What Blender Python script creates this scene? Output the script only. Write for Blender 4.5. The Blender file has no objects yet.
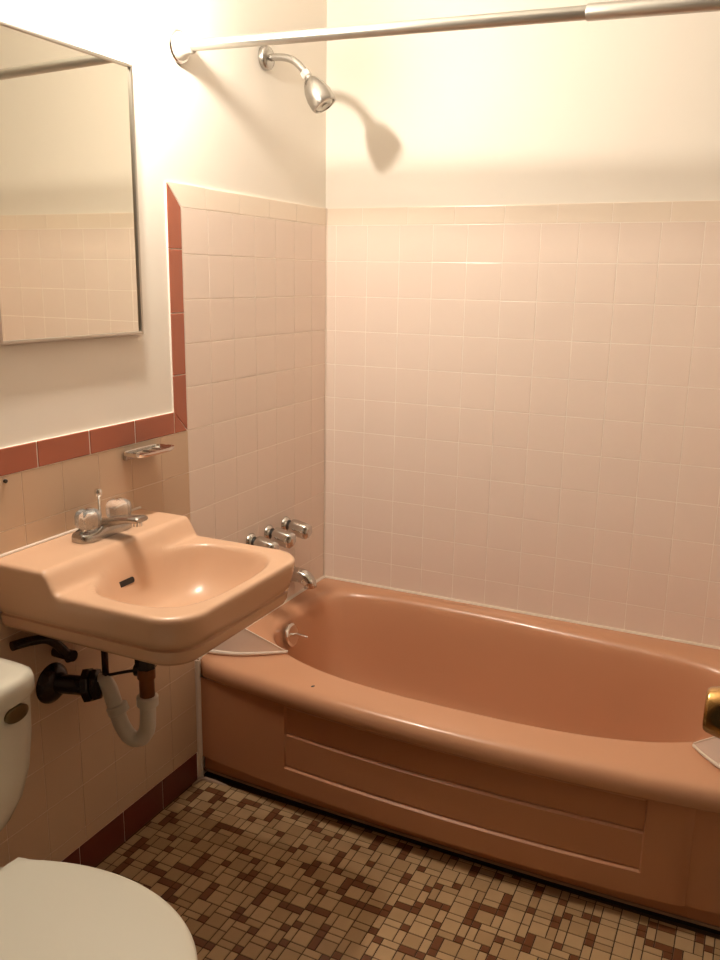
import bpy, bmesh, math, random
from mathutils import Vector, Matrix

random.seed(7)
S = bpy.context.scene
COL = S.collection
PI = math.pi

# ------------------------------------------------------------------ helpers
def smooth(a, b, x):
    t = max(0.0, min(1.0, (x - a) / (b - a)))
    return t * t * (3 - 2 * t)

def lerp(a, b, t):
    return a + (b - a) * t

def empty(name, loc, label, cat, group=None, parent=None):
    o = bpy.data.objects.new(name, None)
    COL.objects.link(o)
    o.location = loc
    o.empty_display_size = 0.05
    if parent:
        o.parent = parent
    return tag(o, label, cat, group)

def tag(o, label=None, cat=None, group=None, kind=None):
    if label: o['label'] = label
    if cat: o['category'] = cat
    if group: o['group'] = group
    if kind: o['kind'] = kind
    return o

def obj(name, bm, mat, parent=None, smooth_angle=40, origin=None):
    """link a bmesh (world coordinates) as ONE mesh object; children keep world placement"""
    bmesh.ops.recalc_face_normals(bm, faces=bm.faces)
    me = bpy.data.meshes.new(name)
    off = Vector((0, 0, 0))
    if parent is not None:
        p = parent
        while p is not None:
            off += p.location
            p = p.parent
    loc = Vector((0, 0, 0))
    if parent is None and origin is not None:
        loc = Vector(origin)
    bmesh.ops.translate(bm, verts=bm.verts, vec=-(off + loc))
    bm.to_mesh(me)
    bm.free()
    if smooth_angle is not None:
        me.shade_smooth()
        me.set_sharp_from_angle(angle=math.radians(smooth_angle))
    for m in (mat if isinstance(mat, (list, tuple)) else [mat]):
        me.materials.append(m)
    o = bpy.data.objects.new(name, me)
    COL.objects.link(o)
    o.location = loc
    if parent is not None:
        o.parent = parent
    return o

def add_box(bm, x0, x1, y0, y1, z0, z1, bev=0.0, seg=2):
    r = bmesh.ops.create_cube(bm, size=1.0)
    vs = r['verts']
    for v in vs:
        v.co = Vector((lerp(x0, x1, v.co.x + .5), lerp(y0, y1, v.co.y + .5), lerp(z0, z1, v.co.z + .5)))
    if bev > 0:
        es = list({e for v in vs for e in v.link_edges})
        bmesh.ops.bevel(bm, geom=es, offset=bev, segments=seg, profile=0.6, affect='EDGES')

def add_loft(bm, loops, cap0=False, cap1=False, closed=True):
    rows = [[bm.verts.new(p) for p in lp] for lp in loops]
    n = len(rows[0])
    for a, b in zip(rows[:-1], rows[1:]):
        for i in range(n if closed else n - 1):
            j = (i + 1) % n
            bm.faces.new((a[i], a[j], b[j], b[i]))
    if cap0: bm.faces.new(rows[0])
    if cap1: bm.faces.new(list(reversed(rows[-1])))
    return rows

def frame(d):
    d = Vector(d).normalized()
    up = Vector((0, 0, 1)) if abs(d.z) < .9 else Vector((1, 0, 0))
    u = d.cross(up).normalized()
    return u, u.cross(d).normalized(), d

def add_lathe(bm, base, axis, prof, n=32, sx=1.0, sy=1.0, cap0=True, cap1=True, wob=None):
    """prof = [(distance along axis, radius)]"""
    u, v, d = frame(axis)
    base = Vector(base)
    loops = []
    for h, r in prof:
        lp = []
        for i in range(n):
            a = 2 * PI * i / n
            rr = r * (1 + (wob(a, h) if wob else 0))
            lp.append(base + d * h + u * (math.cos(a) * rr * sx) + v * (math.sin(a) * rr * sy))
        loops.append(lp)
    add_loft(bm, loops, cap0, cap1)

def spline(pts, per=8):
    P = [Vector(p) for p in pts]
    out = []
    for i in range(len(P) - 1):
        p0 = P[max(i - 1, 0)]; p1 = P[i]; p2 = P[i + 1]; p3 = P[min(i + 2, len(P) - 1)]
        for k in range(per):
            t = k / per
            out.append(.5 * ((2 * p1) + (p2 - p0) * t + (2 * p0 - 5 * p1 + 4 * p2 - p3) * t * t + (3 * p1 - p0 - 3 * p2 + p3) * t ** 3))
    out.append(P[-1])
    return out

def add_tube(bm, pts, r, n=14, cap=True):
    pts = [Vector(p) for p in pts]
    rs = r if isinstance(r, (list, tuple)) else [r] * len(pts)
    t0 = (pts[1] - pts[0]).normalized()
    u, v, _ = frame(t0)
    loops = []
    for i, p in enumerate(pts):
        a = pts[max(i - 1, 0)]; b = pts[min(i + 1, len(pts) - 1)]
        t = (b - a).normalized()
        u = (u - t * u.dot(t)).normalized()
        v = t.cross(u)
        loops.append([p + u * (math.cos(2 * PI * k / n) * rs[i]) + v * (math.sin(2 * PI * k / n) * rs[i]) for k in range(n)])
    add_loft(bm, loops, cap, cap)

def NB():
    return bmesh.new()

# ------------------------------------------------------------------ materials
def mat(name, color, rough=.5, metal=0.0, coat=0.0, trans=0.0, ior=1.45, emit=None, strength=0, spec=.5,
        var=0.0, var_scale=6.0, bump=0.0, bump_scale=60.0, alpha=1.0):
    m = bpy.data.materials.new(name)
    m.use_nodes = True
    nt = m.node_tree
    b = nt.nodes['Principled BSDF']
    b.inputs['Base Color'].default_value = (*color, 1)
    b.inputs['Roughness'].default_value = rough
    b.inputs['Metallic'].default_value = metal
    b.inputs['Coat Weight'].default_value = coat
    b.inputs['Coat Roughness'].default_value = .08
    b.inputs['Transmission Weight'].default_value = trans
    b.inputs['IOR'].default_value = ior
    b.inputs['Specular IOR Level'].default_value = spec
    b.inputs['Alpha'].default_value = alpha
    if emit:
        b.inputs['Emission Color'].default_value = (*emit, 1)
        b.inputs['Emission Strength'].default_value = strength
    tc = nt.nodes.new('ShaderNodeTexCoord')
    if var > 0:
        nz = nt.nodes.new('ShaderNodeTexNoise')
        nz.inputs['Scale'].default_value = var_scale
        nz.inputs['Detail'].default_value = 5
        nt.links.new(tc.outputs['Object'], nz.inputs['Vector'])
        mx = nt.nodes.new('ShaderNodeMix'); mx.data_type = 'RGBA'
        mx.inputs[6].default_value = (*[c * (1 - var) for c in color], 1)
        mx.inputs[7].default_value = (*[min(1, c * (1 + var)) for c in color], 1)
        nt.links.new(nz.outputs['Fac'], mx.inputs[0])
        nt.links.new(mx.outputs[2], b.inputs['Base Color'])
    if bump > 0:
        n2 = nt.nodes.new('ShaderNodeTexNoise')
        n2.inputs['Scale'].default_value = bump_scale
        n2.inputs['Detail'].default_value = 3
        nt.links.new(tc.outputs['Object'], n2.inputs['Vector'])
        bp = nt.nodes.new('ShaderNodeBump')
        bp.inputs['Strength'].default_value = bump
        bp.inputs['Distance'].default_value = .002
        nt.links.new(n2.outputs['Fac'], bp.inputs['Height'])
        nt.links.new(bp.outputs['Normal'], b.inputs['Normal'])
    return m

M = {}
M['paint'] = mat('cream_wall_paint', (.84, .80, .73), .55, var=.03, var_scale=3, bump=.25, bump_scale=14)
M['ceiling'] = mat('ceiling_paint', (.88, .86, .81), .7, var=.02)
M['tile'] = mat('glazed_cream_tile', (.80, .685, .605), .22, var=.03, var_scale=5, bump=.12, bump_scale=9)
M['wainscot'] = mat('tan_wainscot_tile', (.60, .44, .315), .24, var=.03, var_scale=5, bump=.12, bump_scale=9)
M['apron'] = mat('shaded_coral_enamel', (.47,.215,.105), .42, var=.03, var_scale=5)  # same enamel as the tub, with the front's shade darkened into the colour
M['dull_chrome'] = mat('darkened_chrome', (.60, .58, .55), .13, metal=1)  # chrome with a darker base colour, tones down the bright wall's reflection
M['cap_tile'] = mat('glazed_cap_tile', (.85, .75, .64), .24, var=.03, var_scale=5)
M['grout'] = mat('pale_grout', (.93, .86, .78), .8, var=.06, var_scale=12)
M['pink'] = mat('terracotta_pink_tile', (.38, .12, .07), .25, var=.08, var_scale=7)
M['base_tile'] = mat('oxblood_base_tile', (.13, .026, .017), .3, var=.08, var_scale=7)
M['sink'] = mat('peach_porcelain', (.62, .395, .26), .27, coat=.06, var=.015, var_scale=4)
M['tub'] = mat('coral_enamel', (.55, .29, .17), .27, coat=.15, var=.03, var_scale=5)
M['white_china'] = mat('white_china', (.60, .57, .48), .18, coat=.3, var=.01)
M['white_plastic'] = mat('white_plastic', (.60,.57,.51), .35)
M['seat_plastic'] = mat('white_seat_plastic', (.58, .55, .46), .38, var=.012)
M['caulk'] = mat('white_caulk', (.72, .63, .54), .5, var=.05, var_scale=20)
M['floor_caulk'] = mat('dirty_floor_caulk', (.33,.22,.15), .6, var=.25, var_scale=14)
M['old_caulk'] = mat('stained_old_caulk', (.30,.19,.12), .6, var=.3, var_scale=14)
M['chrome'] = mat('chrome', (.82, .80, .77), .09, metal=1)
M['brushed'] = mat('satin_chrome', (.46, .44, .41), .26, metal=1, bump=.1, bump_scale=200)
M['steel_rod'] = mat('aluminium_rod', (.56,.55,.51), .33, metal=1)
M['mirror_frame'] = mat('mirror_frame_steel', (.55, .52, .47), .3, metal=1)
M['mirror'] = mat('mirror_glass', (.94, .93, .85), .015, metal=1)
M['brass'] = mat('polished_brass', (.42, .24, .085), .2, metal=1)
M['bronze'] = mat('dark_oval_metal', (.16, .12, .06), .3, metal=.9)
M['old_pipe'] = mat('blackened_pipe', (.022, .012, .009), .22, metal=.3, var=.3, var_scale=20)
M['rust_brass'] = mat('tarnished_brass_tailpiece', (.17, .065, .025), .35, metal=.7, var=.3, var_scale=30)
M['acrylic'] = mat('clear_acrylic', (.95, .93, .90), .07, trans=.8, ior=1.45)
M['black'] = mat('black_rubber', (.012, .009, .008), .5)
M['guard'] = mat('frosted_guard_plastic', (.80,.68,.60), .3, trans=.0)
M['guard_edge'] = mat('guard_bead', (.74,.65,.56), .35)
M['door_paint'] = mat('door_paint', (.26, .15, .08), .45, var=.02)
M['bulb'] = mat('lit_bulb', (.9, .85, .75), .3, emit=(1, .885, .745), strength=1380)
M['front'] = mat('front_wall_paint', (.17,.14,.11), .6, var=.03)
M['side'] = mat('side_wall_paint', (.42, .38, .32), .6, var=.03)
M['hall'] = mat('hall_paint', (.5, .46, .4), .7)
M['tile_light'] = mat('tan_mosaic', (.42, .28, .15), .3, var=.12, var_scale=25)
M['tile_mid'] = mat('buff_mosaic', (.35, .225, .115), .3, var=.12, var_scale=25)
M['tile_dark'] = mat('brown_mosaic', (.145, .052, .02), .3, var=.15, var_scale=25)
M['floor_grout'] = mat('dark_floor_grout', (.06,.032,.017), .85, var=.15, var_scale=12)

# ------------------------------------------------------------------ the room's measurements (metres)
T = 0.1095            # tile pitch
ZT = 1.548            # top of the full tiles, bottom of the cap row
ZCAP = 1.601
W = 1.50              # tub wall to tub wall
YF = -2.32            # inner face of the front wall
H = 2.42
YPINK = -0.753        # inner edge of the pink border
PB = 0.006            # tile stands this far off the paint

def structure(o):
    o['kind'] = 'structure'
    return o

bm = NB(); add_box(bm, -.10, -PB, YF - .1, .10, 0, H)
wall_left = structure(obj('wall_left', bm, M['paint'], smooth_angle=None))
bm = NB(); add_box(bm, -PB, W + PB, PB, .10, 0, H)
wall_back = structure(obj('wall_back', bm, M['paint'], smooth_angle=None))
bm = NB(); add_box(bm, W + PB, W + .1, YF - .1, .10, 0, H)
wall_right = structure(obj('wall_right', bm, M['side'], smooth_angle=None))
# front wall with the doorway
bm = NB()
add_box(bm, -PB, .64, YF - .1, YF, 0, H)
add_box(bm, 1.42, W + PB, YF - .1, YF, 0, H)
add_box(bm, .64, 1.42, YF - .1, YF, 2.05, H)
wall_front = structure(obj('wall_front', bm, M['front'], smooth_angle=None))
bm = NB(); add_box(bm, -.1, W + .1, YF - .1, .1, H, H + .06)
structure(obj('ceiling', bm, M['ceiling'], smooth_angle=None))

# ------------------------------------------------------------------ wall tiles
def tile_quad(bm, P, a0, a1, b0, b1, gap=.0011, ch=.0011, depth=.0010):
    """one pillow-edged tile; P(a, b, h) maps wall coordinates to space, h = height above grout"""
    a0 += gap; a1 -= gap; b0 += gap; b1 -= gap
    if a1 - a0 < .004 or b1 - b0 < .004: return
    lo = [(a0, b0), (a1, b0), (a1, b1), (a0, b1)]
    hi = [(a0 + ch, b0 + ch), (a1 - ch, b0 + ch), (a1 - ch, b1 - ch), (a0 + ch, b1 - ch)]
    A = [bm.verts.new(P(a, b, 0)) for a, b in lo]
    B = [bm.verts.new(P(a, b, depth * .75)) for a, b in lo]
    dz = random.uniform(-.00012, .00012)
    Cc = [bm.verts.new(P(a, b, depth + dz)) for a, b in hi]
    for i in range(4):
        j = (i + 1) % 4
        bm.faces.new((A[i], A[j], B[j], B[i]))
        bm.faces.new((B[i], B[j], Cc[j], Cc[i]))
    bm.faces.new(Cc)

G = .0010
PL = lambda a, b, h: Vector((-G + h, a, b))          # left wall: a = y
PBk = lambda a, b, h: Vector((a, G - h, b))          # back wall: a = x
PR = lambda a, b, h: Vector((W + G - h, a, b))       # right wall: a = y

def cuts(lo, hi, origin, step):
    k = math.ceil((lo - origin) / step - 1e-6)
    c = [lo]
    while origin + k * step < hi - 1e-6:
        v = origin + k * step
        if v > lo + 1e-6: c.append(v)
        k += 1
    c.append(hi)
    return c

ZB = .086             # baseboard tile height
# left wall field
bm = NB()
zs = cuts(0.0, ZT, ZT, T)
for y0, y1 in zip(cuts(YPINK, 0, YPINK, T)[:-1], cuts(YPINK, 0, YPINK, T)[1:]):
    for z0, z1 in zip(zs[:-1], zs[1:]):
        if z1 > .25: tile_quad(bm, PL, y0, y1, z0, z1)
obj('tile_field', bm, M['tile'], wall_left, smooth_angle=None)
bm = NB()
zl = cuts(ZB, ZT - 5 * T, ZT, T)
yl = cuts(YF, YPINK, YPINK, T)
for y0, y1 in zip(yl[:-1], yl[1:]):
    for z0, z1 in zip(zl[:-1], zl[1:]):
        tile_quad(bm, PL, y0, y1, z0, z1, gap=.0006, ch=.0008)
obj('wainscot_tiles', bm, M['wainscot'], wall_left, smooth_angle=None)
# cap row, left, mitred against the pink column
bm = NB()
cy = [YPINK - .053] + [-.651 + .1535 * k for k in range(5)]
cy[-1] = 0.0
for i, (y0, y1) in enumerate(zip(cy[:-1], cy[1:])):
    if i == 0:
        pts = [(y0 + .002, ZCAP), (YPINK + .001, ZT + .001), (y1 - .0008, ZT + .001), (y1 - .0008, ZCAP)]
        A = [bm.verts.new(PL(a, b, 0)) for a, b in pts]; B = [bm.verts.new(PL(a, b, G)) for a, b in pts]
        for k in range(4): bm.faces.new((A[k], A[(k + 1) % 4], B[(k + 1) % 4], B[k]))
        bm.faces.new(B)
    else:
        tile_quad(bm, PL, y0, y1, ZT, ZCAP, ch=.003)
obj('cap_tiles', bm, M['cap_tile'], wall_left, smooth_angle=None)
# grout bed, left (also the bullnose thickness seen from above)
bm = NB()
add_box(bm, -PB, -G, YPINK - .053, 0, 0, ZCAP)
add_box(bm, -PB, -G, YF, YPINK - .053, 0, 1.0545)
obj('grout', bm, M['grout'], wall_left, smooth_angle=None)
# pink border: column, mitre and row
bm = NB()
def poly_tile(bm, pts):
    A = [bm.verts.new(PL(a, b, 0)) for a, b in pts]
    cx = sum(p[0] for p in pts) / len(pts); cz = sum(p[1] for p in pts) / len(pts)
    B = [bm.verts.new(PL(a, b, G * .7)) for a, b in pts]
    C_ = [bm.verts.new(PL(a + math.copysign(.0018, cx - a), b + math.copysign(.0018, cz - b), G + .0008)) for a, b in pts]
    n = len(pts)
    for k in range(n):
        j = (k + 1) % n
        bm.faces.new((A[k], A[j], B[j], B[k])); bm.faces.new((B[k], B[j], C_[j], C_[k]))
    bm.faces.new(C_)
yo, yi = YPINK - .053, YPINK - .0012
e = .0009
ZP = ZT - 5 * T      # bottom of the pink row
zc = [1.449, 1.297, 1.145]
poly_tile(bm, [(yo, zc[0] + e), (yi, zc[0] + e), (yi, ZT - .001), (yo, ZCAP - .002)])
poly_tile(bm, [(yo, zc[1] + e), (yi, zc[1] + e), (yi, zc[0] - e), (yo, zc[0] - e)])
poly_tile(bm, [(yo, zc[2] + e), (yi, zc[2] + e), (yi, zc[1] - e), (yo, zc[1] - e)])
poly_tile(bm, [(yo, ZP + .0545), (yi, ZP + .003), (yi, zc[2] - e), (yo, zc[2] - e)])
hy = [-.805, -.953, -1.105, -1.254]
poly_tile(bm, [(hy[0] + .000, ZP + .053), (hy[0] + .0, ZP + e), (YPINK - .005, ZP + e)])
for k in range(11):
    y1 = hy[0] - .0015 - (0 if k == 0 else .1505 * k - .002); y0 = hy[0] - .1505 * (k + 1) + .0015
    if y1 < YF: break
    y0 = max(y0, YF)
    poly_tile(bm, [(y0 + e, ZP + e), (y1 - e, ZP + e), (y1 - e, ZP + .0545), (y0 + e, ZP + .0545)])
obj('border_tiles', bm, M['pink'], wall_left, smooth_angle=None)
# back wall field
bm = NB()
xs = cuts(0, W, .693, T)
for x0, x1 in zip(xs[:-1], xs[1:]):
    for z0, z1 in zip(zs[:-1], zs[1:]):
        if z1 > .30: tile_quad(bm, PBk, x0, x1, z0, z1)
obj('tile_field', bm, M['tile'], wall_back, smooth_angle=None)
bm = NB()
cx = cuts(0, W, .737, .1525)
for x0, x1 in zip(cx[:-1], cx[1:]):
    tile_quad(bm, PBk, x0, x1, ZT, ZCAP, ch=.003)
obj('cap_tiles', bm, M['cap_tile'], wall_back, smooth_angle=None)
bm = NB(); add_box(bm, 0, W, G, PB, 0, ZCAP)
obj('grout', bm, M['grout'], wall_back, smooth_angle=None)
# right wall of the tub alcove
bm = NB()
yr = cuts(-.80, 0, -.80, T)
for y0, y1 in zip(yr[:-1], yr[1:]):
    for z0, z1 in zip(zs[:-1], zs[1:]):
        if z1 > .30: tile_quad(bm, PR, y0, y1, z0, z1)
obj('tile_field', bm, M['tile'], wall_right, smooth_angle=None)
bm = NB(); add_box(bm, W + G, W + PB, -.80, 0, 0, ZCAP)
obj('grout', bm, M['grout'], wall_right, smooth_angle=None)

# baseboard tiles, left
bm = NB()
k = 0
y1 = -.757
while y1 > YF:
    y0 = max(YF, y1 - .1525)
    tile_quad(bm, lambda a, b, h: Vector((-G + h * 1.6, a, b)), y0, y1, 0.0, ZB, ch=.004)
    y1 = y0
structure(obj('baseboard_left', bm, M['base_tile'], smooth_angle=None))

# ------------------------------------------------------------------ mosaic floor: random blocks of a big square, two bars and a small dark square
U = .0196
bm = NB()
def floor_tile(x0, y0, x1, y1, mi):
    g = .0011
    x0 += g; y0 += g; x1 -= g; y1 -= g
    x0c, x1c = max(x0, 0.002), min(x1, W - .002)
    y0c, y1c = max(y0, YF + .0), min(y1, -.742)
    if x1c - x0c < .003 or y1c - y0c < .003: return
    dz = random.uniform(-.0002, .0002)
    c = .0007
    lo = [bm.verts.new((a, b, -.0012)) for a, b in ((x0c, y0c), (x1c, y0c), (x1c, y1c), (x0c, y1c))]
    hi = [bm.verts.new((a, b, dz)) for a, b in ((x0c + c, y0c + c), (x1c - c, y0c + c), (x1c - c, y1c - c), (x0c + c, y1c - c))]
    for i in range(4):
        j = (i + 1) % 4
        f = bm.faces.new((lo[i], lo[j], hi[j], hi[i])); f.material_index = mi
    f = bm.faces.new(hi); f.material_index = mi
rng = random.Random(21)
B3 = 3 * U
ncol = int(W / B3) + 2
for ci in range(ncol):
    xo = -0.012 + ci * B3
    yo_ = YF - B3 + rng.choice((0, 1, 2)) * U
    while yo_ < -.74:
        fx, fy = rng.random() < .5, rng.random() < .5
        def R(i0, j0, i1, j1, mi):
            if fx: i0, i1 = 3 - i1, 3 - i0
            if fy: j0, j1 = 3 - j1, 3 - j0
            floor_tile(xo + i0 * U, yo_ + j0 * U, xo + i1 * U, yo_ + j1 * U, mi)
        lt = lambda: 0 if rng.random() < .65 else 1
        R(0, 0, 2, 2, lt())
        R(0, 2, 2, 3, lt() if rng.random() < .87 else 2)
        R(2, 0, 3, 2, lt() if rng.random() < .87 else 2)
        R(2, 2, 3, 3, 2)
        yo_ += B3
fl = NB(); add_box(fl, -.1, W + .1, YF - .1, .1, -.08, -.0011)
floor = structure(obj('floor', fl, M['floor_grout'], smooth_angle=None))
obj('mosaic_tiles', bm, [M['tile_light'], M['tile_mid'], M['tile_dark']], floor, smooth_angle=None)

# ------------------------------------------------------------------ bathtub
ZR = .367             # rim height
def bow(x):
    t = (x - .75) / .75
    return max(0.0, 1 - t * t)
def tub_front(x): return -.745 - .062 * bow(x)
N = 192
def sq(phi):
    c, s = math.cos(phi), math.sin(phi)
    m = max(abs(c), abs(s))
    return c / m, s / m
def outer(phi, off=0.0, z=0.0):
    cx, cy = sq(phi)
    x = .75 + cx * (.7485 - off)
    if cy > 0:
        y = -.38 + cy * (.3785 - off)
    else:
        y = -.38 + cy * (-(tub_front(x) + off) - .38)
    return Vector((x, y, z))
def sup(phi, n):
    c, s = math.cos(phi), math.sin(phi)
    d = (abs(c) ** n + abs(s) ** n) ** (1 / n)
    return c / d, s / d
def inner(phi, off=0.0, z=0.0):
    s_ = math.sin(phi)
    if s_ >= 0:
        n = lerp(3.4, 6.5, smooth(0, .4, s_))
        cx, cy = sup(phi, n)
        x = .715 + cx * (.652 - off)
        y = -.37 + cy * (.318 - .045 * smooth(.5, 1.3, x) - off)
    else:
        n = lerp(3.0, 2.55, smooth(0, .4, -s_))
        cx, cy = sup(phi, n)
        x = .715 + cx * (.652 - off)
        y = -.37 + cy * (.318 - off)
    return Vector((x, y, z))
def bottom(phi, z=0.0, k=1.0):
    cx, cy = sup(phi, 3.2)
    return Vector((.66 + cx * .50 * k, -.37 + cy * .245 * k, z))
PH = [2 * PI * (i + .5) / N for i in range(N)]
loops = []
for off, z in ((.022, .312), (.004, .314), (.0, .319), (.0, .343), (.0025, .352), (.008, .3605), (.017, .3655), (.030, ZR)):
    lp = []
    for p in PH:
        cx_, cy_ = sq(p)
        front = cy_ < -.999
        lp.append(outer(p, off, z if (front or z < .34) else ZR - (ZR - z) * .08))
    loops.append(lp)
loops.append([outer(p, .030, ZR).lerp(inner(p, -.024, ZR - .0005), .5) for p in PH])
for off, dz_ in ((-.024, .0005), (-.012, .0025), (-.003, .007), (.005, .014), (.0105, .024), (.014, .040)):
    lp = []
    for p in PH:
        k = lerp(.35, 1.0, smooth(-.6, .2, math.sin(p)))     # tighter roll along the front
        lp.append(inner(p, off * k + .004 * (1 - k), ZR - dz_ * k))
    loops.append(lp)
for f_, z in ((.06, .28), (.13, .23), (.20, .18), (.28, .135), (.36, .095), (.46, .066), (.58, .046), (.72, .034), (.87, .029), (1.0, .027)):
    lp = []
    for p in PH:
        q = inner(p, .016, .32).lerp(bottom(p), f_)
        q.z = z
        lp.append(q)
    loops.append(lp)
for k, z in ((.93, .0255), (.8, .024), (.5, .022), (.2, .021), (.02, .0205)):
    loops.append([bottom(p, z, k) for p in PH])
tub = empty('bathtub', (.75, -.38, 0), 'coral enamelled bathtub with a bowed ribbed front standing against the tiled wall', 'bathtub')
bm = NB(); add_loft(bm, loops, False, True)
obj('basin', bm, M['tub'], tub, 50)
# apron: bowed skirt with a panel of three lapped boards
def apron_y(x): return -.742 - .050 * bow(x)
X0, X1 = .297, 1.192
bm = NB()
xsA = []
x = .004
pts = [.004 + (1.496 - .004) * i / 60 for i in range(61)]
pts += [X0 - .004, X0, X1, X1 + .004, X1 + .095, X1 + .1]
pts = sorted(set(round(p, 5) for p in pts))
zsA = [.064, .070, .128, .1335, .137, .2215, .227, .2305, .300, .306, .3125]
def apron_pt(x, z):
    y = apron_y(x)
    inp = smooth(X0 - .004, X0, x) * (1 - smooth(X1, X1 + .004, x))
    # lapped boards: every lower board stands a little further out, with a shelf-like top edge
    if z >= .2305: d = .0085
    elif z >= .137: d = .0045
    else: d = .000
    if z in (.1335, .227): d += .0075
    if z >= .306: d = .004
    yy = y + d * inp
    if x > X1 + .003:                       # the end facet
        yy += .006 * smooth(X1 + .09, X1 + .10, x)
    if z <= .066: yy += .012
    return Vector((x, yy, z))
add_loft(bm, [[apron_pt(x, z) for x in pts] for z in zsA], closed=False)
# returns at the bottom: a recessed toe with a dark gap under it
toe = lambda x: -.726 - .018 * bow(x)
add_loft(bm, [[apron_pt(x, .064) for x in pts], [Vector((x, toe(x), .056)) for x in pts],
              [Vector((x, toe(x), .020)) for x in pts], [Vector((x, toe(x) + .03, .018)) for x in pts]], closed=False)
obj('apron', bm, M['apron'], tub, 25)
bm = NB()
add_loft(bm, [[Vector((x, toe(x) + .008, .020)) for x in pts], [Vector((x, toe(x) + .006, -.001)) for x in pts]], closed=False)
tag(obj('toe_gap', bm, M['black'], tub, 25), 'dark gap under the tub toe')
# overflow plate with its trip lever on the drain end
op = Vector((.0935, -.385, .315))
nrm = Vector((1, 0, .22)).normalized()
bm = NB(); add_lathe(bm, op - nrm * .004, nrm, [(0, .036), (.006, .036), (.009, .033), (.0105, .026), (.0095, .016), (.010, .0)], 36, cap1=False)
opo = obj('overflow_plate', bm, M['chrome'], tub)
bm = NB(); add_tube(bm, [op + nrm * .004, op + nrm * .016 + Vector((0, .002, .001)), op + nrm * .052 + Vector((.0, .006, -.012))], [.0045, .004, .0034])
obj('trip_lever', bm, M['chrome'], opo)
# a chip in the enamel of the front rim
bm = NB()
add_lathe(bm, (.362, -.744, ZR - .0012), (0, 0, 1), [(0, .0052), (.0012, .0050), (.0016, .003)], 10, wob=lambda a, h: .25 * math.sin(2 * a + 1))
tag(obj('enamel_chip', bm, M['black'], tub), 'small dark chip in the enamel of the front rim')

# caulk beads around the tub
def bead(name, path, r, m):
    bm = NB(); add_tube(bm, path, r, 8)
    return structure(obj(name, bm, m))
bead('trim_1', [(.006, -.003, ZR - .0005), (W - .004, -.003, ZR - .0005)], .0058, M['caulk'])
bead('trim_2', [(.003, -.745, ZR - .004), (.003, -.72, ZR - .001), (.003, -.004, ZR - .001)], .0058, M['caulk'])
bead('trim_3', [(.003, -.7455, .0), (.003, -.7455, .30), (.003, -.745, .362)], .008, M['caulk'])
bead('trim_4', [(.003, -.001, ZR), (.002, -.001, ZCAP)], .0022, M['caulk'])
bead('trim_5', [(x, toe(x) - .002, .020) for x in [.004 + (W - .008) * i / 40 for i in range(41)]], .0042, M['old_caulk'])

bead('trim_8', [(.004, -.785, .0), (.006, -.758, .001), (.018, -.747, .001), (.05, -.745, .001), (.09, -.744, -.001)], [.003, .006, .0075, .006, .003], M['floor_caulk'])

# ------------------------------------------------------------------ splash guards on the two front corners of the tub
def splash_guard(base_pts, heights, label):
    root = empty('splash_guard', base_pts[0], label, 'splash guard', 'splash guards on the tub corners')
    n = len(base_pts)
    B = [Vector(p) for p in base_pts]
    bm = NB()
    f, bk = [], []
    for i in range(n):
        a = B[max(i - 1, 0)]; b = B[min(i + 1, n - 1)]
        t = (b - a).normalized(); nn = Vector((-t.y, t.x, 0)) * .0012
        f.append((B[i] + nn, B[i] + nn + Vector((0, 0, heights[i]))))
        bk.append((B[i] - nn, B[i] - nn + Vector((0, 0, heights[i]))))
    loops = [[f[i][0], f[i][1], bk[i][1], bk[i][0]] for i in range(n)]
    add_loft(bm, loops, True, True)
    obj('panel', bm, M['guard'], root, 30)
    bm = NB()
    add_tube(bm, [p + Vector((0, 0, h)) for p, h in zip(B, heights)], .0024, 8)
    obj('edge_bead', bm, M['guard_edge'], root)
    bm = NB()
    add_tube(bm, [p + Vector((0, 0, .0015)) for p in B], [lerp(.0075, .004, i / (n - 1)) for i in range(n)], 8)
    obj('caulk_bead', bm, M['guard_edge'], root)
    return root
zg = ZR + .0062
bp = spline([(.004, -.705, zg), (.04, -.700, zg), (.095, -.683, zg), (.15, -.650, zg), (.207, -.607, zg - .001)], 5)
hts = [.138 * (1 - min(1, p.x / .204) ** 1.25) + .002 for p in bp]
splash_guard(bp, hts, 'pale frosted splash guard at the tub corner under the sink')
bp2 = spline([(W - .004, -.735, zg), (W - .06, -.730, zg), (W - .13, -.712, zg), (W - .19, -.665, zg), (W - .232, -.612, zg - .001)], 5)
hts2 = [lerp(.145, .002, min(1, (W - p.x) / .234) ** 1.0) * 1.0 for p in bp2]
hts2 = [.145 * (1 - ((W - p.x) / .234) ** 2.4) + .002 for p in bp2]
splash_guard(bp2, hts2, 'pale frosted splash guard at the tub corner below the brass door knob')

# ------------------------------------------------------------------ wash basin
SY = -1.172
SW = .226             # half width
SX = .458             # how far it stands out
def sink_outline(u, off=0.0):
    """u in 0..1 around: wall side straight, front corners rounded"""
    r = .075 - off * .5
    x1 = SX - off; y0 = SY - SW + off; y1 = SY + SW - off
    segs = []
    x0 = .002
    L = [x1 - r - x0, PI / 2 * r, (y1 - y0) - 2 * r, PI / 2 * r, x1 - r - x0, y1 - y0]
    tot = sum(L); d = u * tot
    if d < L[0]: return x0 + d, y0
    d -= L[0]
    if d < L[1]:
        a = -PI / 2 + d / r; return x1 - r + math.cos(a) * r, y0 + r + math.sin(a) * r
    d -= L[1]
    if d < L[2]: return x1, y0 + r + d
    d -= L[2]
    if d < L[3]:
        a = d / r; return x1 - r + math.cos(a) * r, y1 - r + math.sin(a) * r
    d -= L[3]
    if d < L[4]: return x1 - r - d, y1
    d -= L[4]
    return x0, y1 - d
SZ = .799
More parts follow.
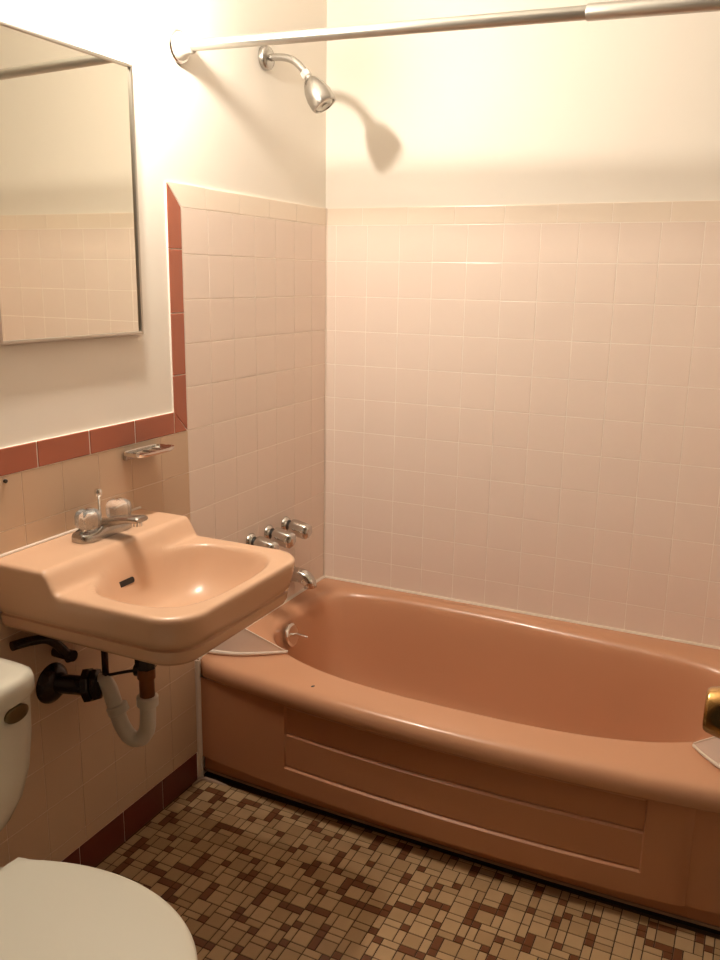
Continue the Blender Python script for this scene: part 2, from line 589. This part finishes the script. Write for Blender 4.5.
def sink_h(x, y):
    v = (y - SY)
    # rear ledge
    led = 1 - smooth(.134, .170, x)
    edge = min(1.0, (SW - abs(v)) / .012)
    z = SZ + .043 * led
    # bowl
    bx, by = (x - .298) / .136, v / .187
    n = 3.0
    r = (abs(bx) ** n + abs(by) ** n) ** (1 / n)
    d = max(0.0, 1 - r ** 4.5)
    d = d * d / (d + .12)
    z -= .118 * d
    # rim lip rounding toward the bowl
    return z
K = 240
us = [(i + .5) / K for i in range(K)]
loops = []
# top surface from the outside in
inset = [(.0, .735), (.0, .772), (.0, SZ - .012)]
rimz = lambda x: 0.043 * (1 - smooth(.128, .178, x))
loops_out = []
def ol(off, dz, absz=None, taper=0.0):
    lp = []
    for u in us:
        x, y = sink_outline(u, off)
        z = absz if absz is not None else sink_h(x, y) + dz
        lp.append(Vector((x, y, z)))
    return lp
# outside profile (lower lip, groove, skirt), then over the rounded edge
loops.append(ol(.075, 0, .672))
loops.append(ol(.040, 0, .688))
loops.append(ol(.026, 0, .699))
loops.append(ol(.0185, 0, .704))
loops.append(ol(.0155, 0, .711))
loops.append(ol(.0135, 0, .727))
loops.append(ol(.0180, 0, .7295))
loops.append(ol(.0180, 0, .7330))
loops.append(ol(.0105, 0, .737))
loops.append(ol(.0080, 0, .750))
lp = []
for u in us:
    x, y = sink_outline(u, .003); lp.append(Vector((x, y, lerp(.75, sink_h(x, y) - .012, .6))))
loops.append(lp)
loops.append(ol(.0005, -.012))
loops.append(ol(.0012, -.006))
loops.append(ol(.004, -.0022))
loops.append(ol(.008, -.0004))
cxs = .29
base = [sink_outline(u, .012) for u in us]
for k in range(44):
    t = 1 - k / 44
    lp = []
    for (x, y) in base:
        X = cxs + (x - cxs) * t; Y = SY + (y - SY) * t
        lp.append(Vector((X, Y, sink_h(X, Y))))
    loops.append(lp)
lp = [Vector((cxs + (x - cxs) * .012, SY + (y - SY) * .012, sink_h(cxs, SY))) for x, y in base]
loops.append(lp)
sink = empty('wash_basin', (0.0, SY, .70), 'peach porcelain wall-hung wash basin with a raised rear ledge', 'sink')
bm = NB()
add_loft(bm, loops, False, True)
# underside of the bowl
und = []
for rr, z in ((.075, .672), (.10, .664), (.14, .650), (.19, .640)):
    lp = []
    for u in us:
        x, y = sink_outline(u, .075)
        s_ = {.075: 1.0, .10: .86, .14: .60, .19: .12}[rr]
        lp.append(Vector((.2 + (x - .2) * s_, SY + (y - SY) * s_, z)))
    und.append(lp)
add_loft(bm, und, False, True)
bmesh.ops.remove_doubles(bm, verts=bm.verts, dist=.00005)
obj('bowl', bm, M['sink'], sink, 60)
# overflow slot in the back of the bowl
def slot_pt(y): return y
bm = NB()
sx = .172
while sink_h(sx, SY) > .768: sx += .0005
dz = (sink_h(sx + .002, SY) - sink_h(sx - .002, SY)) / .004
nn = Vector((-dz, 0, 1)).normalized()
tt = Vector((1, 0, dz)).normalized()
c0 = Vector((sx, SY - .038, sink_h(sx, SY - .038)))
lp0, lp1 = [], []
for i in range(28):
    a = 2 * PI * i / 28
    yy = math.cos(a) * .0055 + (.019 if math.cos(a) > 0 else -.019)
    q = c0 + Vector((0, yy, 0)) + tt * (math.sin(a) * .0062)
    lp0.append(q - nn * .003); lp1.append(q + nn * .0012)
add_loft(bm, [lp0, lp1], True, True)
tag(obj('overflow_slot', bm, M['black'], sink), 'dark overflow slot')
bm = NB(); add_lathe(bm, (.29, SY, sink_h(.29, SY) - .002), (0, 0, 1), [(0, .022), (.003, .022), (.004, .018), (.002, .012), (.002, 0)], 24, cap1=False)
obj('drain', bm, M['chrome'], sink)
bead('trim_6', [(.001, SY - SW + .004, .8435), (.001, SY + SW - .004, .8435)], .0035, M['caulk'])

# ------------------------------------------------------------------ faucet on the ledge
zl_ = SZ + .043 - .0005
fx = .068
FY = SY + .018
fau = empty('faucet', (fx, FY, zl_), 'chrome centreset faucet with two clear knobs on the basin ledge', 'faucet')
bm = NB()
loops = []
for h, k in ((0, 1.0), (.010, 1.0), (.016, .93), (.0185, .82)):
    lp = []
    for i in range(48):
        a = 2 * PI * i / 48
        c, s_ = math.cos(a), math.sin(a)
        d = (abs(c) ** 4 + abs(s_) ** 4) ** .25
        yy = s_ / d * .078 * (k * .3 + .7 if k < 1 else 1); xx = c / d * .027 * k
        hump = .016 * math.exp(-(yy / .030) ** 2) if h > .012 else 0
        lp.append(Vector((fx + xx, FY + yy, zl_ + h + hump)))
    loops.append(lp)
add_loft(bm, loops, True, True)
obj('base', bm, M['brushed'], fau, 50)
bm = NB()
loops = []
for t, w_, hgt, z in ((0, .030, .022, .020), (.25, .029, .021, .031), (.5, .027, .018, .039), (.75, .025, .015, .045), (.95, .024, .014, .0475), (1.0, .022, .010, .0475)):
    lp = []
    for i in range(24):
        a = 2 * PI * i / 24
        c, s_ = math.cos(a), math.sin(a); d = (abs(c) ** 3.2 + abs(s_) ** 3.2) ** (1 / 3.2)
        lp.append(Vector((fx - .008 + t * .118, FY + c / d * w_ * .8, zl_ + z + s_ / d * hgt * .5)))
    loops.append(lp)
add_loft(bm, loops, True, True)
sp = obj('spout', bm, M['brushed'], fau, 50)
bm = NB(); add_lathe(bm, (fx + .097, FY, zl_ + .044), (0, 0, -1), [(0, .0095), (.012, .0095), (.012, .006)], 20)
obj('aerator', bm, M['chrome'], sp)
for sgn in (-1, 1):
    yk = FY + sgn * .047 + .002
    bm = NB()
    add_lathe(bm, (fx + .004, yk, zl_ + .016), (0, 0, 1), [(0, .0165), (.004, .016), (.0065, .011), (.012, .0095)], 24)
    hub = obj('handle_hub', bm, M['chrome'], fau)
    bm = NB()
    add_lathe(bm, (fx + .004, yk, zl_ + .026), (0, 0, 1),
              [(0, .017), (.003, .024), (.010, .027), (.027, .027), (.035, .0245), (.040, .016), (.0415, .0)], 40, cap1=False,
              wob=lambda a, h: .035 * math.cos(10 * a))
    obj('handle', bm, M['acrylic'], fau, 60)
    bm = NB(); add_lathe(bm, (fx + .004, yk, zl_ + .068), (0, 0, 1), [(0, .0085), (.0015, .0085), (.003, .005)], 20)
    obj('handle_cap', bm, M['chrome'], fau)
bm = NB()
add_lathe(bm, (fx - .018, FY + .012, zl_ + .016), (0, 0, 1), [(0, .0038), (.058, .0034), (.062, .0055), (.068, .0085), (.075, .0088), (.080, .006), (.081, .0)], 20, cap1=False)
obj('lift_rod', bm, M['chrome'], fau)

# ------------------------------------------------------------------ drain pipes under the basin
ptr = empty('sink_drain', (.185, SY, .37), 'white plastic trap and blackened drain pipe under the wash basin', 'pipe')
dx, dy = .185, SY
bm = NB(); add_lathe(bm, (dx, dy, .485), (0, 0, 1), [(0, .0165), (.055, .0165), (.055, .020), (.130, .020), (.130, .024), (.152, .024)], 24)
tp = obj('tailpiece', bm, M['rust_brass'], ptr)
bm = NB()
add_lathe(bm, (dx, dy, .562), (0, 0, 1), [(0, .0205), (.003, .0235), (.028, .0235), (.03, .0205)], 8)
obj('slip_nut', bm, M['old_pipe'], tp)
# pop-up pivot rod and strap
bm = NB()
add_tube(bm, [(dx - .012, dy - .004, .556), (dx - .040, dy - .012, .550), (dx - .082, dy - .025, .538)], .0036, 8)
add_lathe(bm, (dx - .006, dy - .002, .557), (-1, -.25, -.1), [(0, .014), (.018, .014), (.022, .007)], 12)
obj('pivot_rod', bm, M['old_pipe'], ptr)
bm = NB()
add_box(bm, dx - .092, dx - .082, dy - .036, dy - .024, .528, .640, .002)
obj('lift_strap', bm, M['old_pipe'], ptr)
# white trap
bm = NB()
trap = spline([(dx, dy, .492), (dx, dy - .001, .45), (dx - .003, dy - .003, .415), (dx - .016, dy - .012, .3945), (dx - .036, dy - .021, .400),
               (dx - .053, dy - .026, .428), (dx - .064, dy - .029, .466), (dx - .078, dy - .031, .510), (dx - .092, dy - .033, .524), (dx - .108, dy - .038, .519)], 6)
add_tube(bm, trap, .0175, 18)
obj('trap', bm, M['white_plastic'], ptr)
bm = NB()
add_lathe(bm, (dx, dy, .473), (0, 0, 1), [(0, .021), (.002, .0235), (.022, .0235), (.024, .019)], 16)
obj('trap_nut', bm, M['white_plastic'], ptr)
bm = NB()
add_lathe(bm, (dx - .0555, dy - .028, .455), (-.37, -.06, .93), [(0, .020), (.002, .0235), (.018, .0235), (.020, .020)], 16)
obj('trap_nut', bm, M['white_plastic'], ptr)
# black fitting and wall pipe
wp = Vector((.0, -1.262, .524))
j = Vector((dx - .104, dy - .038, .516))
bm = NB()
add_tube(bm, spline([j + Vector((.008, .004, .001)), j + Vector((-.012, -.009, -.004)), Vector((.045, -1.236, .518)), wp + Vector((.002, 0, 0))], 6), .021, 18)
obj('wall_pipe', bm, M['old_pipe'], ptr)
bm = NB()
d_ = Vector((-1, -.45, -.15)).normalized()
add_lathe(bm, j + Vector((.006, .004, .001)), d_, [(0, .024), (.004, .034), (.012, .036), (.018, .033), (.022, .038), (.034, .038), (.038, .030)], 8)
obj('coupling_nut', bm, M['old_pipe'], ptr, 20)
bm = NB()
add_lathe(bm, wp + Vector((.0006, 0, 0)), (1, 0, 0), [(0, .045), (.004, .044), (.012, .036), (.018, .026)], 32)
obj('wall_flange', bm, M['old_pipe'], ptr)
# supply tube
sup_t = empty('supply_pipe', (.0, -1.335, .66), 'dark curved water supply pipe between wall and basin underside', 'pipe')
bm = NB()
add_tube(bm, spline([(.012, -1.37, .655), (.022, -1.335, .654), (.034, -1.295, .645), (.040, -1.262, .610), (.042, -1.247, .582)], 6), .0100, 12)
obj('tube', bm, M['old_pipe'], sup_t)
bm = NB()
add_tube(bm, [(.001, -1.247, .592), (.028, -1.247, .592), (.054, -1.247, .592)], [.012, .012, .0125], 12)
obj('stop_valve', bm, M['old_pipe'], sup_t)
sup2 = empty('supply_pipe', (.0, -1.155, .66), 'dark short stop valve and pipe close behind the trap arm', 'pipe')
bm = NB()
add_tube(bm, [(.045, -1.155, .600), (.045, -1.155, .640)], .0085, 12)
obj('tube', bm, M['old_pipe'], sup2)
bm = NB()
add_tube(bm, [(.001, -1.155, .615), (.03, -1.155, .615), (.058, -1.155, .615)], [.0125, .0125, .011], 12)
obj('stop_valve', bm, M['old_pipe'], sup2)

# ------------------------------------------------------------------ tub valves and spout on the left wall
def valve(y, z, label):
    root = empty('tub_valve', (0, y, z), label, 'faucet handle', 'tub valve handles')
    ax = Vector((1, .0, -.22)).normalized()
    o0 = Vector((.0005, y, z))
    bm = NB(); add_lathe(bm, o0, (1, 0, 0), [(0, .026), (.004, .026), (.010, .021), (.013, .0175)], 28)
    obj('escutcheon', bm, M['dull_chrome'], root)
    bm = NB(); add_lathe(bm, o0 + Vector((.011, 0, 0)), ax, [(0, .0165), (.012, .0165)], 20)
    obj('collar', bm, M['black'], root)
    bm = NB()
    add_lathe(bm, o0 + Vector((.021, 0, -.001)), ax,
              [(0, .017), (.002, .0225), (.014, .0245), (.052, .0240), (.065, .0215), (.069, .014), (.0695, 0)], 36, cap1=False,
              wob=lambda a, h: .06 * math.cos(6 * a) * smooth(0, .02, h))
    obj('handle', bm, M['dull_chrome'], root, 60)
    return root
valve(-.468, .624, 'chrome tub valve handle nearest the wash basin')
valve(-.368, .624, 'middle chrome tub valve handle on the tiled wall')
valve(-.266, .625, 'chrome tub valve handle nearest the back corner')
spo = empty('tub_spout', (0, -.228, .448), 'curved chrome tub spout below the valve handles', 'spout')
bm = NB()
add_tube(bm, spline([(.0005, -.228, .448), (.035, -.228, .449), (.055, -.228, .442), (.068, -.228, .428), (.071, -.228, .414)], 6),
         [.024] * 7 + [.0235] * 6 + [.0225] * 6 + [.021] * 6, 22)
obj('body', bm, M['dull_chrome'], spo)
bm = NB(); add_lathe(bm, (.0005, -.228, .448), (1, 0, 0), [(0, .027), (.004, .027), (.008, .021)], 28)
obj('wall_flange', bm, M['dull_chrome'], spo)

# ------------------------------------------------------------------ shower head
yS = -.357
shw = empty('shower', (0, yS, 1.966), 'chrome shower head on a bent arm high on the wall', 'shower head')
bm = NB(); add_lathe(bm, (-PB + .0005, yS, 1.964), (1, 0, 0), [(0, .031), (.012, .031), (.017, .027), (.022, .012)], 32)
obj('wall_flange', bm, M['brushed'], shw)
bm = NB()
add_tube(bm, spline([(-.003, yS, 1.964), (.045, yS, 1.962), (.078, yS, 1.954), (.100, yS, 1.940), (.123, yS, 1.917)], 6), .0095, 16)
obj('arm', bm, M['brushed'], shw)
ax = Vector((.058, .004, -.085)).normalized()
q = Vector((.119, yS, 1.921))
bm = NB()
add_lathe(bm, q, ax, [(0, .010), (.001, .0135), (.016, .0135), (.018, .011)], 6)
obj('ball_nut', bm, M['white_plastic'], shw, 20)
bm = NB()
add_lathe(bm, q + ax * .014, ax, [(0, .0095), (.010, .0105), (.012, .015), (.022, .0225), (.040, .031), (.062, .0355), (.084, .0355), (.092, .033), (.093, .029), (.089, .027), (.089, 0)], 36, cap1=False)
hd = obj('head', bm, M['brushed'], shw, 45)
bm = NB()
add_lathe(bm, q + ax * .1025, ax, [(0, .025), (.003, .024), (.004, .016), (.002, .014), (.002, .009), (.006, .008), (.006, 0)], 30, cap1=False)
obj('spray_face', bm, M['steel_rod'], hd)

# ------------------------------------------------------------------ shower rod
rod = empty('shower_rod', (0, -.738, 1.906), 'metal telescopic shower curtain rod spanning above the bathtub', 'shower rod')
ra = Vector((-PB + .004, -.738, 1.907)); rb = Vector((W + PB - .004, -.738, 1.866))
dirr = (rb - ra).normalized()
cut = ra + dirr * .942
bm = NB(); add_tube(bm, [ra + dirr * .02, cut + dirr * .05], .0128, 24)
obj('inner_tube', bm, M['steel_rod'], rod)
bm = NB(); add_tube(bm, [cut, cut + dirr * .001, rb - dirr * .02], [.0145, .0152, .0152], 24)
obj('outer_tube', bm, M['steel_rod'], rod)
for p, d, nm in ((ra, dirr, 0), (rb, -dirr, 1)):
    b0 = Vector((-PB + .0006, p.y, p.z)) if nm == 0 else Vector((W + PB - .0006, p.y, p.z))
    bm = NB(); add_lathe(bm, b0, (1, 0, 0) if nm == 0 else (-1, 0, 0), [(0, .037), (.004, .0375), (.007, .035), (.0075, .030)], 36)
    fo = obj('flange', bm, M['chrome'], rod)
    bm = NB(); add_lathe(bm, b0 + d * .006, d, [(0, .031), (.006, .030), (.016, .022), (.034, .018), (.036, .0145)], 32)
    tag(obj('end_cap', bm, M['white_plastic'], rod), 'white plastic end cap')

# ------------------------------------------------------------------ mirror
my0, my1, mz0, mz1 = -1.334, -.920, 1.254, 1.829
mir = empty('mirror', (0, (my0 + my1) / 2, mz0), 'rectangular wall mirror in a thin metal frame above the wash basin', 'mirror')
bm = NB(); add_box(bm, -PB + .0005, .004, my0 + .003, my1 - .003, mz0 + .003, mz1 - .003)
obj('glass', bm, M['mirror'], mir, None)
bm = NB()
fw = .0065
add_box(bm, -PB + .0003, .009, my0, my0 + fw, mz0, mz1, .001)
add_box(bm, -PB + .0003, .009, my1 - fw, my1, mz0, mz1, .001)
add_box(bm, -PB + .0003, .009, my0 + fw, my1 - fw, mz0, mz0 + fw, .001)
add_box(bm, -PB + .0003, .009, my0 + fw, my1 - fw, mz1 - fw, mz1, .001)
obj('frame', bm, M['mirror_frame'], mir, 30)

# ------------------------------------------------------------------ soap tray under the pink border
shl = empty('soap_holder', (0, -.92, .985), 'small chrome soap tray on the wall under the pink border', 'soap holder')
bm = NB()
y0, y1, zz, xo = -1.015, -.882, .984, .062
loops = []
for z_, k in ((zz - .004, .90), (zz - .002, .97), (zz + .003, 1.0), (zz + .006, 1.0), (zz + .006, .93), (zz + .001, .90), (zz + .0005, .6), (zz + .0005, .05)):
    lp = []
    for i in range(40):
        a = 2 * PI * i / 40
        c, s_ = math.cos(a), math.sin(a); d = (abs(c) ** 5 + abs(s_) ** 5) ** .2
        lp.append(Vector((.034 + c / d * .032 * k, (y0 + y1) / 2 + s_ / d * (y1 - y0) / 2 * k, z_)))
    loops.append(lp)
add_loft(bm, loops, True, True)
obj('tray', bm, M['chrome'], shl, 45)
bm = NB(); add_box(bm, .0006, .010, y0 + .012, y1 - .012, zz - .016, zz + .004, .003)
obj('wall_bracket', bm, M['brushed'], shl)
for k in range(3):
    bm = NB(); add_box(bm, .016, .054, y0 + .030 + k * .033, y0 + .036 + k * .033, zz + .0003, zz + .003, .001)
    obj('rib', bm, M['chrome'], shl)

# screw stub left in the tile beside the basin
bm = NB(); add_lathe(bm, (.0003, -1.343, .991), (1, 0, -.3), [(0, .0042), (.004, .004), (.005, .002)], 10)
tag(obj('screw', bm, M['black'], origin=(0, -1.343, .991)), 'tiny dark screw left in the cream tile above the basin', 'screw')

# ------------------------------------------------------------------ toilet
TY = -1.755
toi = empty('toilet', (.35, TY, 0), 'white china toilet with its lid closed beside the basin', 'toilet')
# tank: narrower toward the bottom
def rrect(cx_, cy_, hx, hy, z, n=4.5, m=64):
    lp = []
    for i in range(m):
        a = 2 * PI * (i + .5) / m
        c, s_ = math.cos(a), math.sin(a); d = (abs(c) ** n + abs(s_) ** n) ** (1 / n)
        lp.append(Vector((cx_ + c / d * hx, cy_ + s_ / d * hy, z)))
    return lp
loops = []
for z, hy, x1, n in ((.372, .130, .150, 3), (.378, .160, .168, 3.2), (.395, .190, .180, 4), (.425, .226, .194, 5), (.46, .249, .198, 6), (.51, .264, .201, 7), (.58, .270, .204, 8), (.668, .272, .206, 8)):
    loops.append(rrect((x1 + .012) / 2, TY, (x1 - .012) / 2, hy, z, n))
bm = NB(); add_loft(bm, loops, True, True)
obj('tank', bm, M['white_china'], toi, 50)
loops = []
for z, g, n in ((.658, -.004, 8), (.656, .004, 8), (.657, .011, 8), (.664, .0135, 8), (.688, .0135, 8), (.697, .011, 8), (.7025, .004, 7), (.7045, -.012, 7), (.705, -.05, 6)):
    loops.append(rrect(.108, TY, .095 + g, .262 + g, z, n))
bm = NB(); add_loft(bm, loops, True, True)
obj('tank_lid', bm, M['white_china'], toi, 50)
# oval metal plate on the tank front
loops = []
pc = Vector((.2055, -1.541, .638))
for h, k in ((-.003, 1.0), (.003, 1.0), (.005, .9), (.0055, .5), (.0055, .02)):
    loops.append([pc + Vector((h, math.cos(2 * PI * i / 36) * .026 * k, math.sin(2 * PI * i / 36) * .0155 * k)) for i in range(36)])
bm = NB(); add_loft(bm, loops, True, True)
tag(obj('oval_plate', bm, M['bronze'], toi), 'dark oval metal plate on the tank front')
# bowl and foot
loops = []
for z, x0, x1, hy in ((0, .10, .56, .115), (.02, .10, .56, .115), (.06, .12, .53, .10), (.14, .13, .52, .095), (.22, .12, .57, .125), (.30, .09, .645, .165), (.36, .08, .690, .182), (.383, .08, .697, .184), (.386, .09, .690, .178)):
    cxx = (x0 + x1) / 2
    lp = []
    for i in range(64):
        a = 2 * PI * i / 64
        c, s_ = math.cos(a), math.sin(a); n = 2.3 if c > 0 else 3.2
        d = (abs(c) ** n + abs(s_) ** n) ** (1 / n)
        ky = 1 - .60 * abs(c / d) ** 2 if (c < 0 and z > .25) else 1
        lp.append(Vector((cxx + c / d * (x1 - x0) / 2, TY + s_ / d * hy * ky, z)))
    loops.append(lp)
bm = NB(); add_loft(bm, loops, True, True)
obj('bowl', bm, M['white_china'], toi, 50)
def seat_loop(z, g):
    lp = []
    xb, xf, hy = .262, .700, .184
    xm = .455
    for i in range(96):
        a = 2 * PI * i / 96
        c, s_ = math.cos(a), math.sin(a)
        if c >= 0:
            x = xm + c * (xf - xm + g); y = s_ * (hy + g)
        else:
            # rear half: the sides run in toward square hinge corners, then a straight back edge
            u = (a - PI / 2) / PI                    # 0..1 from the +y side to the -y side
            sg = 1 if u < .5 else -1
            v = (u if u < .5 else 1 - u) / .38       # 0..1 along the side, beyond that along the back edge
            prof = lambda t: 1 - .27 * t ** 2.0 + .035 * smooth(.84, 1.0, t)
            if v <= 1:
                x = xm - v * (xm - xb + g); y = sg * (hy + g) * prof(v)
            else:
                x = xb - g; y = sg * (hy + g) * prof(1) * (1 - (v - 1) / (.5 / .38 - 1))
        lp.append(Vector((x, TY + y, z)))
    return lp
bm = NB(); add_loft(bm, [seat_loop(z, g) for z, g in ((.388, -.014), (.388, -.004), (.392, .0), (.400, -.001), (.404, -.006))], True, True)
obj('seat', bm, M['seat_plastic'], toi, 50)
bm = NB(); add_loft(bm, [seat_loop(z, g) for z, g in ((.405, -.010), (.405, .0), (.408, .004), (.414, .004), (.4185, .000), (.421, -.010), (.4225, -.04), (.4235, -.12), (.424, -.17))], True, True)
obj('seat_lid', bm, M['seat_plastic'], toi, 50)
for sgn in (-1, 1):
    bm = NB(); add_box(bm, .236, .268, TY + sgn * .075 - .022, TY + sgn * .075 + .022, .386, .414, .006)
    obj('hinge', bm, M['seat_plastic'], toi)

# ------------------------------------------------------------------ door, swung open along the right wall, with its brass knob
bm = NB(); add_box(bm, 1.372, 1.407, -2.296, -1.600, .012, 2.03, .002)
door = structure(obj('door_1', bm, M['door_paint'], smooth_angle=30))
kc = Vector((1.372, -1.662, .977))
bm = NB()
add_lathe(bm, kc, (-1, 0, 0), [(0, .030), (.004, .030), (.008, .025), (.010, .014), (.026, .0125), (.030, .021), (.034, .0265), (.040, .0275), (.052, .0255), (.064, .0225), (.067, .0205), (.068, .017), (.067, .010), (.067, 0)], 40, cap1=False)
obj('door_knob', bm, M['brass'], door, 50)
# door casing around the doorway (room side)
bm = NB()
add_box(bm, .575, .64, YF, YF + .016, 0, 2.115, .003)
add_box(bm, 1.42, 1.485, YF, YF + .016, 0, 2.115, .003)
add_box(bm, .64, 1.42, YF, YF + .016, 2.05, 2.115, .003)
structure(obj('trim_7', bm, M['door_paint'], smooth_angle=30))

# ------------------------------------------------------------------ wall lamp above the mirror: the room's own light
LZ = 2.02
lamp = empty('wall_lamp', (0, -1.13, LZ + .05), 'two-bulb wall lamp above the mirror', 'lamp')
bm = NB(); add_box(bm, -PB + .0005, .022, -1.30, -.96, LZ + .025, LZ + .095, .006)
obj('back_plate', bm, M['chrome'], lamp, 30)
for yb in (-1.16, -1.03):
    bm = NB()
    add_tube(bm, spline([(.020, yb, LZ + .06), (.07, yb, LZ + .072), (.102, yb, LZ + .062), (.105, yb, LZ + .046)], 6), .009, 14)
    add_lathe(bm, (.105, yb, LZ + .052), (0, 0, -1), [(0, .013), (.003, .016), (.020, .016)], 20)
    obj('socket', bm, M['chrome'], lamp)
    bm = NB()
    bmesh.ops.create_icosphere(bm, subdivisions=3, radius=.022)
    bmesh.ops.translate(bm, verts=bm.verts, vec=Vector((.105, yb, LZ)))
    obj('bulb', bm, M['bulb'], lamp)

# ------------------------------------------------------------------ world: dim light from the hallway beyond the door
w = bpy.data.worlds.new('hallway_ambience')
S.world = w
w.use_nodes = True
bg = w.node_tree.nodes['Background']
bg.inputs[0].default_value = (1, .82, .62, 1)
bg.inputs[1].default_value = .04

# ------------------------------------------------------------------ camera (solved from the tile lines)
cam = bpy.data.cameras.new('camera')
co = bpy.data.objects.new('camera', cam)
COL.objects.link(co)
R_ = ((0.90225569, 0.43089563, 0.01623634), (0.11372034, -0.20146162, -0.9728725), (-0.41593551, 0.87962615, -0.23077149))
rt, dn, fw_ = (Vector(r).normalized() for r in R_)
mw = Matrix(((rt.x, -dn.x, -fw_.x, 1.32234635), (rt.y, -dn.y, -fw_.y, -2.51302526), (rt.z, -dn.z, -fw_.z, 1.548 - .15857165), (0, 0, 0, 1)))
co.matrix_world = mw
cam.sensor_fit = 'VERTICAL'
cam.sensor_height = 36
cam.sensor_width = 27
cam.lens = 853.993 / 960 * 36
cam.clip_start = .01
S.camera = co

S.view_settings.view_transform = 'Standard'
S.view_settings.look = 'None'
S.view_settings.exposure = 0
S.view_settings.gamma = 1
S.view_settings.use_curve_mapping = False
S.cycles.max_bounces = 12
S.cycles.diffuse_bounces = 6
S.cycles.glossy_bounces = 6
S.cycles.transmission_bounces = 10
S.cycles.caustics_reflective = False
S.cycles.caustics_refractive = False
S.cycles.sample_clamp_indirect = 4
S.cycles.use_denoising = True
